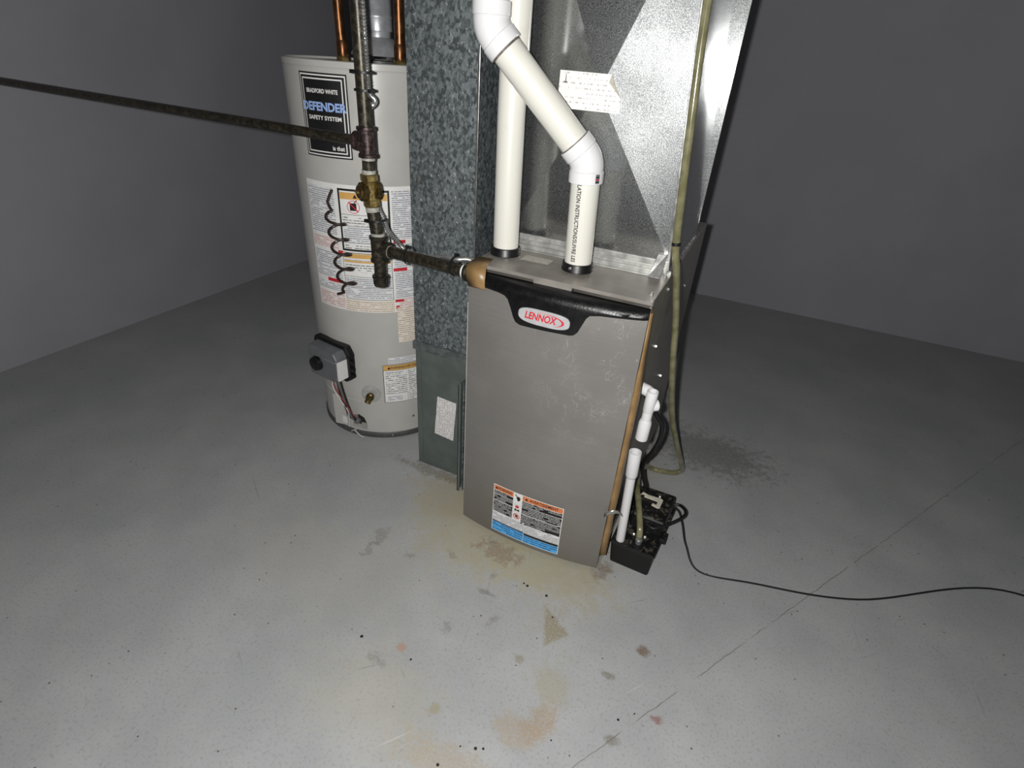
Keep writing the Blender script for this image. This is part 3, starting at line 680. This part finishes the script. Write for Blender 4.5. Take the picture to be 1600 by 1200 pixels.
# instruction sheet round the middle of the tank
mats = ['white', 'prt', 'ink', 'yellow', 'red', 'prtfine', 'cream', 'prtred']
inst = tl_('instruction_label', [
 (-108, .513, -22, .915, 0, 0),
 (-79.8, .717, -44.6, .904, 2, 1), (-78.4, .7235, -46.0, .898, 0, 2),
 (-78.2, .874, -46.2, .894, 3, 3), (-78.7, .8290, -45.7, .8302, 2, 3),
 (-77.5, .797, -47, .826, 1, 3), (-78.7, .7945, -45.7, .7957, 2, 3), (-77.5, .745, -47, .793, 5, 3), (-78.7, .7430, -45.7, .744, 2, 3), (-77.5, .7245, -47, .741, 1, 3),
 (-43.2, .758, -22, .905, 5, 1), (-43.3, .7435, -34.5, .7545, 4, 1), (-43.2, .665, -22, .742, 5, 1), (-44.2, .654, -34.0, .6645, 4, 1), (-43.2, .560, -22, .653, 5, 1),
 (-44, .5485, -37.5, .5575, 4, 2), (-43.6, .522, -41, .536, 4, 2), (-41, .515, -22, .557, 7, 1),
 (-80.4, .556, -45.0, .712, 2, 1), (-80.0, .5575, -45.4, .7105, 0, 2), (-79.5, .695, -46, .7095, 3, 3), (-79.5, .681, -46, .687, 3, 3), (-79.5, .650, -46, .678, 1, 3), (-79.5, .688, -46, .694, 1, 3), (-80, .6345, -45.4, .6355, 2, 3), (-79.5, .600, -46, .633, 5, 3), (-80, .598, -45.4, .599, 2, 3), (-79.5, .560, -46, .597, 5, 3),
 (-83.5, .7060, -79.8, .7150, 4, 3), (-107, .76, -83, .90, 5, 1), (-107, .715, -83, .752, 7, 1), (-107, .62, -82, .706, 5, 1), (-96, .6045, -82, .616, 4, 1), (-107, .575, -82, .602, 5, 1), (-107, .517, -82, .566, 7, 1),
 (-81.2, .515, -44.8, .5545, 6, 4)], mats)
# no-petrol pictogram on that sheet
pcx, pcz = A_(-69.0), .853
rp = []
for i in range(28):
    a, b = 2*PI*i/28, 2*PI*(i+1)/28
    rp.append([(pcx+r*cos(t), pcz+r*sin(t)) for r, t in ((.0190, a), (.0190, b), (.0172, b), (.0172, a))])
poly_mesh([[(pcx-.011, pcz-.011), (pcx+.009, pcz-.011), (pcx+.009, pcz+.011), (pcx-.011, pcz+.011)], [(pcx+.004, pcz+.011), (pcx+.012, pcz+.019), (pcx+.010, pcz+.021), (pcx+.001, pcz+.012)]], cf, 3).obj('pictogram', 'ink', wh)
poly_mesh(rp+[[(pcx-.015, pcz+.0125), (pcx-.0125, pcz+.015), (pcx+.015, pcz-.0125), (pcx+.0125, pcz-.015)]], cf, 5).obj('pictogram_ring', 'red', wh)
poly_mesh([tri(A_(-67.5), .884, .0065)], cf, 5).obj('warning_triangle', 'ink', wh)
text_mesh('WARNING', .016, cf, A_(-57), .884, 4, bold=.0002, width=.07).obj('lettering', 'ink', wh)
tl_('date_label', [(-43.0, .400, -22, .530, 6, 4)], mats)
tl_('notice_label', [(-52.3, .3195, -22, .341, 5, 0)], mats)
tl_('scald_label', [(-56.8, .1565, -18, .312, 2, 0), (-56.5, .2915, -18, .311, 3, 1), (-56.3, .1585, -18, .2905, 0, 2), (-55, .196, -37.5, .288, 1, 3), (-36.5, .159, -18, .288, 1, 3), (-56.1, .1945, -37.2, .1952, 2, 3), (-37.4, .159, -37.2, .1952, 2, 3), (-54, .164, -42, .186, 5, 3)], mats)
text_mesh('WARNING/AVERTISSEMENT', .0145, cf, A_(-37.0), .3010, 2, bold=.0002, width=.120).obj('lettering', 'ink', wh)
poly_mesh([tri(A_(-51.8), .3010, .006)], cf, 2).obj('warning_triangle', 'ink', wh)
# black name plate
bl = tl_('name_label', [(-101.6, .985, -66.6, 1.198, 0, 0), (-100.6, .9890, -67.5, 1.194, 1, 1), (-99.9, .9925, -68.2, 1.1905, 0, 2), (-98.5, .998, -69.6, 1.185, 1, 3), (-97.8, 1.0015, -70.3, 1.1815, 0, 4)], ['ink', 'white'])
text_mesh('BRADFORD WHITE', .0145, cf, A_(-84.1), 1.1535, 5, bold=.0004, width=.098).obj('lettering', 'white', wh)
text_mesh('DEFENDER', .0290, cf, A_(-84.0), 1.1150, 6, bold=.0012, width=.138).obj('lettering', 'lightblue', wh)
text_mesh('SAFETY SYSTEM', .0145, cf, A_(-83.6), 1.0875, 5, bold=.0004, width=.104).obj('lettering', 'white', wh)
text_mesh('is that', .0160, cf, A_(-75.4), 1.0120, 5, bold=.0004, width=.036).obj('lettering', 'white', wh)
poly_mesh([[(A_(-94), 1.028), (A_(-73), 1.028), (A_(-74), 1.036), (A_(-76.5), 1.044), (A_(-79), 1.058), (A_(-84), 1.064), (A_(-92), 1.048)]], cf, 4).obj('name_picture', 'greyplastic', wh)
# gas control on the lower front
def frame(deg, z, out=0.):
    a = math.radians(deg); n_ = Vector((cos(a), sin(a), 0)); t = Vector((-sin(a), cos(a), 0))
    m_ = Matrix((t, n_, Vector((0, 0, 1)))).transposed().to_4x4(); m_.translation = TC+n_*(TR+out)+Vector((0, 0, z)); return m_
F_ = frame(-97, .31)
gc = MB()
def prism(b, outline, y0, y1, mat, inset=0.):
    n_ = len(outline); cx_ = sum(p[0] for p in outline)/n_; cz_ = sum(p[1] for p in outline)/n_
    r0 = [mat @ Vector((x, y0, z)) for x, z in outline]; r1 = [mat @ Vector((cx_+(x-cx_)*(1-inset), y1, cz_+(z-cz_)*(1-inset))) for x, z in outline]
    return b.rings([r0, r1])
box_o = [(-.078, -.060), (.052, -.060), (.072, -.046), (.074, .040), (.060, .064), (-.070, .066), (-.078, .058)]
gco = prism(MB(), box_o, -.004, .062, F_, .10).obj('gas_control', 'greyplastic', wh, bevel=.003)
prism(MB(), [(-.086, -.066), (.060, -.066), (.084, -.050), (.086, .046), (.068, .074), (-.080, .076), (-.086, .064)], -.006, .020, F_).obj('control_bracket', 'black', gco, bevel=.003)
MB().box(.060, .0725, .020, .060, -.042, .030, F_ ).obj('control_label', 'white', gco)
fo2 = lambda u, v, h: tuple(F_ @ Vector((u, .0625+h, v)))
MB().lathe([(.026, .060), (.027, .064), (.024, .078), (.020, .080)], F_ @ Vector((-.028, 0, .0)), F_.to_3x3() @ Vector((0, 1, 0)), 24).obj('control_knob', 'black', gco, True)
for k, zq in enumerate((.046, .020, -.010, -.036)):
    MB().box(.078, .094, .002, .016, zq-.006, zq+.006, F_).obj('bracket_tooth', 'black', gco, bevel=.002)
MB().box(-.030, .066, .062, .0665, .028, .034, F_).obj('control_rib', 'steel', gco, bevel=.001)
# tubes, wires and burner opening below it
for k, (du, r, m_) in enumerate(((.028, .0042, 'greyplastic'), (.040, .0036, 'iron'), (.016, .0034, 'copper'))):
    pts = [F_ @ Vector((du, .034-k*.004, -.058)), F_ @ Vector((du+.006, .026, -.11)), F_ @ Vector((du+.014, .018, -.17)), F_ @ Vector((du+.030, .010, -.225)), F_ @ Vector((du+.042, -.008, -.250))]
    MB().tube(spline(pts, 8), r, 8).obj('burner_tube', m_, wh, True)
for k, (m_, pts) in enumerate((('wirewhite', [(.010, .034, -.060), (.004, .036, -.10), (.030, .03, -.15), (.052, .022, -.19), (.046, .014, -.235), (.040, .012, -.272)]), ('wirered', [(.000, .034, -.060), (.022, .036, -.11), (.052, .026, -.16), (.066, .016, -.20), (.076, .006, -.222)]), ('wirewhite', [(.046, .010, -.292), (.072, .012, -.272), (.098, .012, -.250)]), ('wirewhite', [(.060, .008, -.280), (.085, .010, -.290), (.108, .008, -.294)]))):
    MB().tube(spline([F_ @ Vector(q) for q in pts], 8), .0017, 6).obj('wire', m_, wh, True)
MB().box(.022, .046, .022, .024, -.250, -.222, F_).obj('wire_tag', 'white', wh)
MB().lathe([(.007, -.008), (.007, .008)], F_ @ Vector((.045, .020, -.168)), (0, 0, 1), 10).obj('wire_clip', 'black', wh)
Fb = frame(-80, .065)
cutter = prism(MB(), [(-.030, -.032), (.028, -.036), (.030, -.010), (.020, .018), (.000, .030), (-.022, .022)], -.060, .020, Fb).obj('cutter', 'tankdark')
bo_ = jacket.modifiers.new('hole', 'BOOLEAN'); bo_.operation = 'DIFFERENCE'; bo_.object = cutter; bo_.solver = 'EXACT'
bpy.context.view_layer.update()
nm_ = bpy.data.meshes.new_from_object(jacket.evaluated_get(bpy.context.evaluated_depsgraph_get()))
jacket.modifiers.clear(); jacket.data = nm_; nm_.name = 'tank_jacket'; bpy.data.objects.remove(cutter)
MB().box(-.024, .022, -.062, -.030, -.030, .012, Fb).obj('burner', 'iron', wh, bevel=.003)
MB().lathe([(.010, 0), (.012, .006), (.010, .018), (.004, .02)], Fb @ Vector((-.004, 0, .004)), Fb.to_3x3() @ Vector((0, 1, .2)), 12).obj('igniter', 'greyplastic', wh)
MB().box(-.10, -.052, -.002, .005, -.030, .10, Fb).obj('burner_cover', 'tank', wh, bevel=.002)
# drain valve with plastic rosette
Fd = frame(-67.6, .190); nd = Fd.to_3x3() @ Vector((0, 1, 0))
MB().lathe([(.0345, -.002), (.0345, .002), (.030, .004), (.012, .005)], Fd.translation+Vector((0, 0, .003)), nd, 28).obj('valve_rosette', plain('rosette_grey', (168, 168, 164), .4), wh, True)
dvv = MB().lathe([(.011, .0), (.011, .010), (.0145, .012), (.0145, .022), (.0115, .024), (.0125, .030), (.0105, .034)], Fd.translation, nd, 16).obj('drain_valve', 'brassdark', wh, True)
MB().lathe([(.0085, 0), (.0085, .010), (.0115, .012), (.0115, .022), (.0095, .024), (.009, .016)], Fd.translation+nd*.018, (nd*.55+Vector((-.35, 0, -.75))), 16).obj('valve_spout', 'brass', dvv, True)
for dg_, z in ((-33.5, .083),): 
    q = frame(dg_, z); screw(q.translation, q.to_3x3() @ Vector((0, 1, 0)), wh, .004)
q = frame(-52, .012); screw(q.translation+(q.to_3x3() @ Vector((0, 1, 0)))*.004, q.to_3x3() @ Vector((0, 1, 0)), wh, .003)

# flue with draught hood
HX, HY = -.560, .421
fp = thing('flue_pipe', (HX, HY, 1.223), 'shiny metal flue pipe with draught hood over water heater', 'flue')
MB().lathe([(.078, 1.243), (.080, 1.246), (.076, 1.252), (.048, 1.287), (.042, 1.290)], (HX, HY, 0), (0, 0, 1), 40).obj('draught_hood', 'flue', fp, True)
MB().lathe([(.0385, 1.284), (.0385, 1.312), (.0375, 1.314), (.0375, 1.330)], (HX, HY, 0), (0, 0, 1), 40).obj('hood_neck', 'flue', fp, True)
MB().lathe([(.0425, 1.305), (.0435, 1.306), (.0430, 1.336), (.0440, 1.338), (.0440, 1.343), (.0425, 1.345), (.0425, ZC-.001)], (HX, HY, 0), (0, 0, 1), 40).obj('pipe', 'flue', fp, True)
for k in range(4):
    a = math.radians(-100+k*90+20); c = Vector((HX+.070*cos(a), HY+.070*sin(a), 0))
    MB().box(-.009, .009, -.001, .001, 1.2230, 1.249, Matrix.Translation(c) @ Matrix.Rotation(a+PI/2, 4, 'Z')).obj('hood_leg', 'steel', fp)
MB().lathe([(.058, 1.2230), (.058, 1.231), (.04, 1.232)], (HX, HY, 0), (0, 0, 1), 32).obj('flue_outlet', 'tankdark', fp, True)
# copper water lines
for x, y, lab, lean in ((-.636, .352, 'copper water line at brand plate side of water heater top', -.006), (-.4345, .352, 'copper water line on water heater top beside spangled duct', .002)):
    cpz = thing('copper_pipe', (x, y, 1.2225), lab, 'pipe')
    MB().tube([(x, y, 1.250), (x+lean*.5, y, 1.30), (x+lean*3, y, ZC-.001)], .0138, 18).obj('pipe', 'copper', cpz, True)
    MB().lathe([(.0155, .013), (.0165, .020), (.0160, .050), (.0142, .054)], (x, y, 1.2225), (0, 0, 1), 18).obj('coupling', 'copper', cpz, True)
    MB().lathe([(.0185, -.0005), (.0195, .002), (.0195, .011), (.0165, .014), (.0165, .022)], (x, y, 1.2225), (0, 0, 1), 6).obj('union_nut', 'brass', cpz)

# dark coiled tube hanging before the tank
ct = []
for i in range(121):
    t = i/120; a = t*2*PI*5.2+2.4; z = .842-.232*t; R_ = .0285*(1 if t < .9 else 1-.3*(t-.9)/.1)
    ct.append((-.528+.026*t+R_*cos(a), .128+R_*.75*sin(a), z+.004*sin(a)))
ct = [(-.556, .16, .90), (-.560, .140, .868)]+ct+[(-.512, .118, .604), (-.532, .110, .596)]
tag(MB().tube(spline(ct, 2), .0041, 8).obj('coiled_tube', 'coil', None, True), 'dark brown coiled tube hanging before the tank labels', 'tube')

# ------------------------------------------------------------------ condensate pump
cpump = thing('condensate_pump', (.53, .155, 0), 'dusty black condensate pump on the floor beside furnace', 'pump')
b = MB(); b.hexa([(.470, .043, 0), (.585, .039, 0), (.600, .275, 0), (.474, .275, 0)], [(.4615, .0445, .078), (.5870, .0415, .078), (.604, .275, .078), (.470, .275, .078)])
b.obj('reservoir', 'pump', cpump, bevel=.006)
MB().hexa([(.4605, .043, .076), (.590, .040, .076), (.608, .282, .076), (.468, .282, .076)], [(.4605, .043, .082), (.590, .040, .082), (.608, .282, .082), (.468, .282, .082)]).obj('reservoir_lid', 'pump', cpump, bevel=.002)
MB().hexa([(.492, .128, .081), (.592, .126, .081), (.600, .272, .081), (.486, .272, .081)], [(.494, .140, .128), (.590, .138, .128), (.597, .268, .134), (.490, .268, .134)]).obj('motor_cover', 'pump', cpump, bevel=.006)
for k in range(5): MB().box(.5005+k*.018, .5105+k*.018, .1275, .134, .088, .120).obj('cooling_fin', 'pump', cpump, bevel=.001)
MB().box(.586, .606, .10, .135, .082, .100).obj('switch_box', 'pump', cpump, bevel=.003)
hd = MB()
hp = [(.497, .199), (.501, .222), (.509, .223), (.510, .213), (.553, .211), (.551, .191), (.541, .194), (.538, .187), (.556, .182), (.563, .186), (.566, .221), (.560, .226), (.520, .224), (.502, .230), (.494, .200)]
hd = MB(); hd.rings([[Vector((x, y, .134)) for x, y in hp], [Vector((x, y, .139)) for x, y in hp]]); hd.obj('wire_bracket', plain('bracket_ivory', (206, 200, 184), .5), cpump)
screw((.553, .238, .1335), (0, 0, 1), cpump, .004)
MB().lathe([(.017, .081), (.018, .083), (.018, .089), (.014, .090), (.012, .086)], (.5365, .062, 0), (0, 0, 1), 24).obj('check_valve_seat', 'rubber', cpump, True)
MB().lathe([(.0090, .084), (.0090, .096), (.0105, .097), (.0105, .101), (.0075, .104), (.007, .112)], (.5360, .068, 0), (0, 0, 1), 18).obj('discharge_barb', 'greyplastic', cpump, True)
MB().lathe([(.0165, .081), (.0175, .083), (.0175, .087), (.0130, .087), (.0125, .0835), (.006, .083)], (.571, .057, 0), (0, 0, 1), 24).obj('inlet_plug', 'pump', cpump, True)
screw((.516, .100, .082), (0, 0, 1), cpump, .004); screw((.548, .105, .082), (0, 0, 1), cpump, .0045)
MB().tube(spline([(.530, .136, .112), (.565, .120, .112), (.606, .160, .118), (.634, .205, .118), (.636, .236, .115), (.618, .262, .108), (.600, .262, .105)], 10), .0045, 10).obj('power_cord', 'rubber', cpump, True)
MB().tube(spline([(.600, .255, .100), (.620, .245, .095), (.640, .215, .075), (.665, .17, .045), (.72, .13, .0032), (.86, .16, .0032), (1.15, .25, .0032), (1.55, .50, .0032), (1.95, .46, .0032), (X1-.004, .55, .0032)], 12), .0028, 8).obj('lead_wire', 'rubber', cpump, True)

# ------------------------------------------------------------------ white drain piping
dsp = thing('drain_standpipe', (.484, .058, .08), 'slim white plastic standpipe rising from the black pump', 'pipe')
a, c = Vector((.4850, .0610, .080)), Vector((.4715, .0620, .400)); d = (c-a).normalized()
MB().tube([a, c-d*.05], .0128, 20).obj('pipe', 'pvcfit', dsp, True)
MB().lathe([(.0130, -.086), (.0160, -.078), (.0165, -.076), (.0168, -.002), (.0162, 0), (.0138, 0), (.0132, -.03)], c, d, 24).obj('coupling', 'pvcfit', dsp, True)
dt = thing('drain_tee', (.479, .062, .447), 'white plastic drain tee jutting from dark furnace side', 'pipe')
a, c = Vector((.4785, .0610, .447)), Vector((.4805, .0600, .592)); d = (c-a).normalized()
MB().lathe([(.0135, .030), (.0150, .002), (.0158, 0), (.0162, .002), (.0162, .052), (.0132, .060)], a, d, 24).obj('coupling', 'pvcfit', dt, True)
MB().tube([a+d*.052, c-d*.02], .0126, 20).obj('pipe', 'pvcfit', dt, True)
MB().lathe([(.0132, -.060), (.0142, -.058), (.0145, -.002), (.0138, 0), (.0112, 0), (.0108, -.03)], c, d, 24).obj('socket', 'pvcfit', dt, True)
MB().lathe([(.0135, -.002), (.0150, 0), (.0150, .024), (.0135, .030)], (.4455, .085, .580), (1, -.45, 0), 20).obj('side_outlet', 'pvcfit', dt, True)
MB().lathe([(.0135, .0), (.0150, .002), (.0150, .014), (.0125, .016)], (.4845, .066, .548), (.8, .6, 0), 20).obj('cleanout_cap', 'pvcfit', dt, True)
# black and clear hoses
bh = tag(MB().tube(spline([(W+.0035, .17, .520), (.466, .165, .490), (.486, .19, .452), (.510, .20, .414), (.512, .205, .360), (.500, .21, .305), (.486, .225, .265), (.480, .252, .215), (.488, .262, .172), (.501, .262, .142), (.504, .262, .130)], 10), .0068, 12).obj('drain_hose', 'rubber', None, True), 'black rubber hose looping from furnace side down to the pump', 'hose')
vh = thing('vinyl_hose', (.55, .45, 0), 'yellowed clear hose hanging beside plenum and curling to the pump', 'hose')
hpts = [(.385, .205, ZC-.002), (.390, .194, 1.60), (.402, .190, 1.35), (.4175, .188, 1.165), (.430, .188, 1.03), (.4430, .184, .910), (.4550, .190, .857), (.4640, .222, .785), (.476, .26, .69), (.4875, .295, .575), (.503, .335, .45), (.522, .38, .33), (.549, .435, .215), (.570, .475, .135), (.582, .510, .080), (.588, .538, .044), (.588, .553, .022), (.579, .553, .0115), (.563, .541, .0098), (.545, .534, .0098), (.512, .526, .0098), (.486, .520, .014), (.469, .490, .040), (.4645, .405, .085), (.467, .310, .128), (.480, .235, .146), (.497, .175, .152), (.515, .120, .148), (.530, .082, .128), (.536, .068, .100)]
MB().tube(spline(hpts, 10), .0091, 14).obj('hose', 'hose', vh, True)
MB().lathe([(.0094, -.004), (.0106, -.0035), (.0106, .0035), (.0094, .004)], (.4420, .1846, .918), (.10, -.02, -1), 16).obj('hose_tie', 'rubber', vh, True)
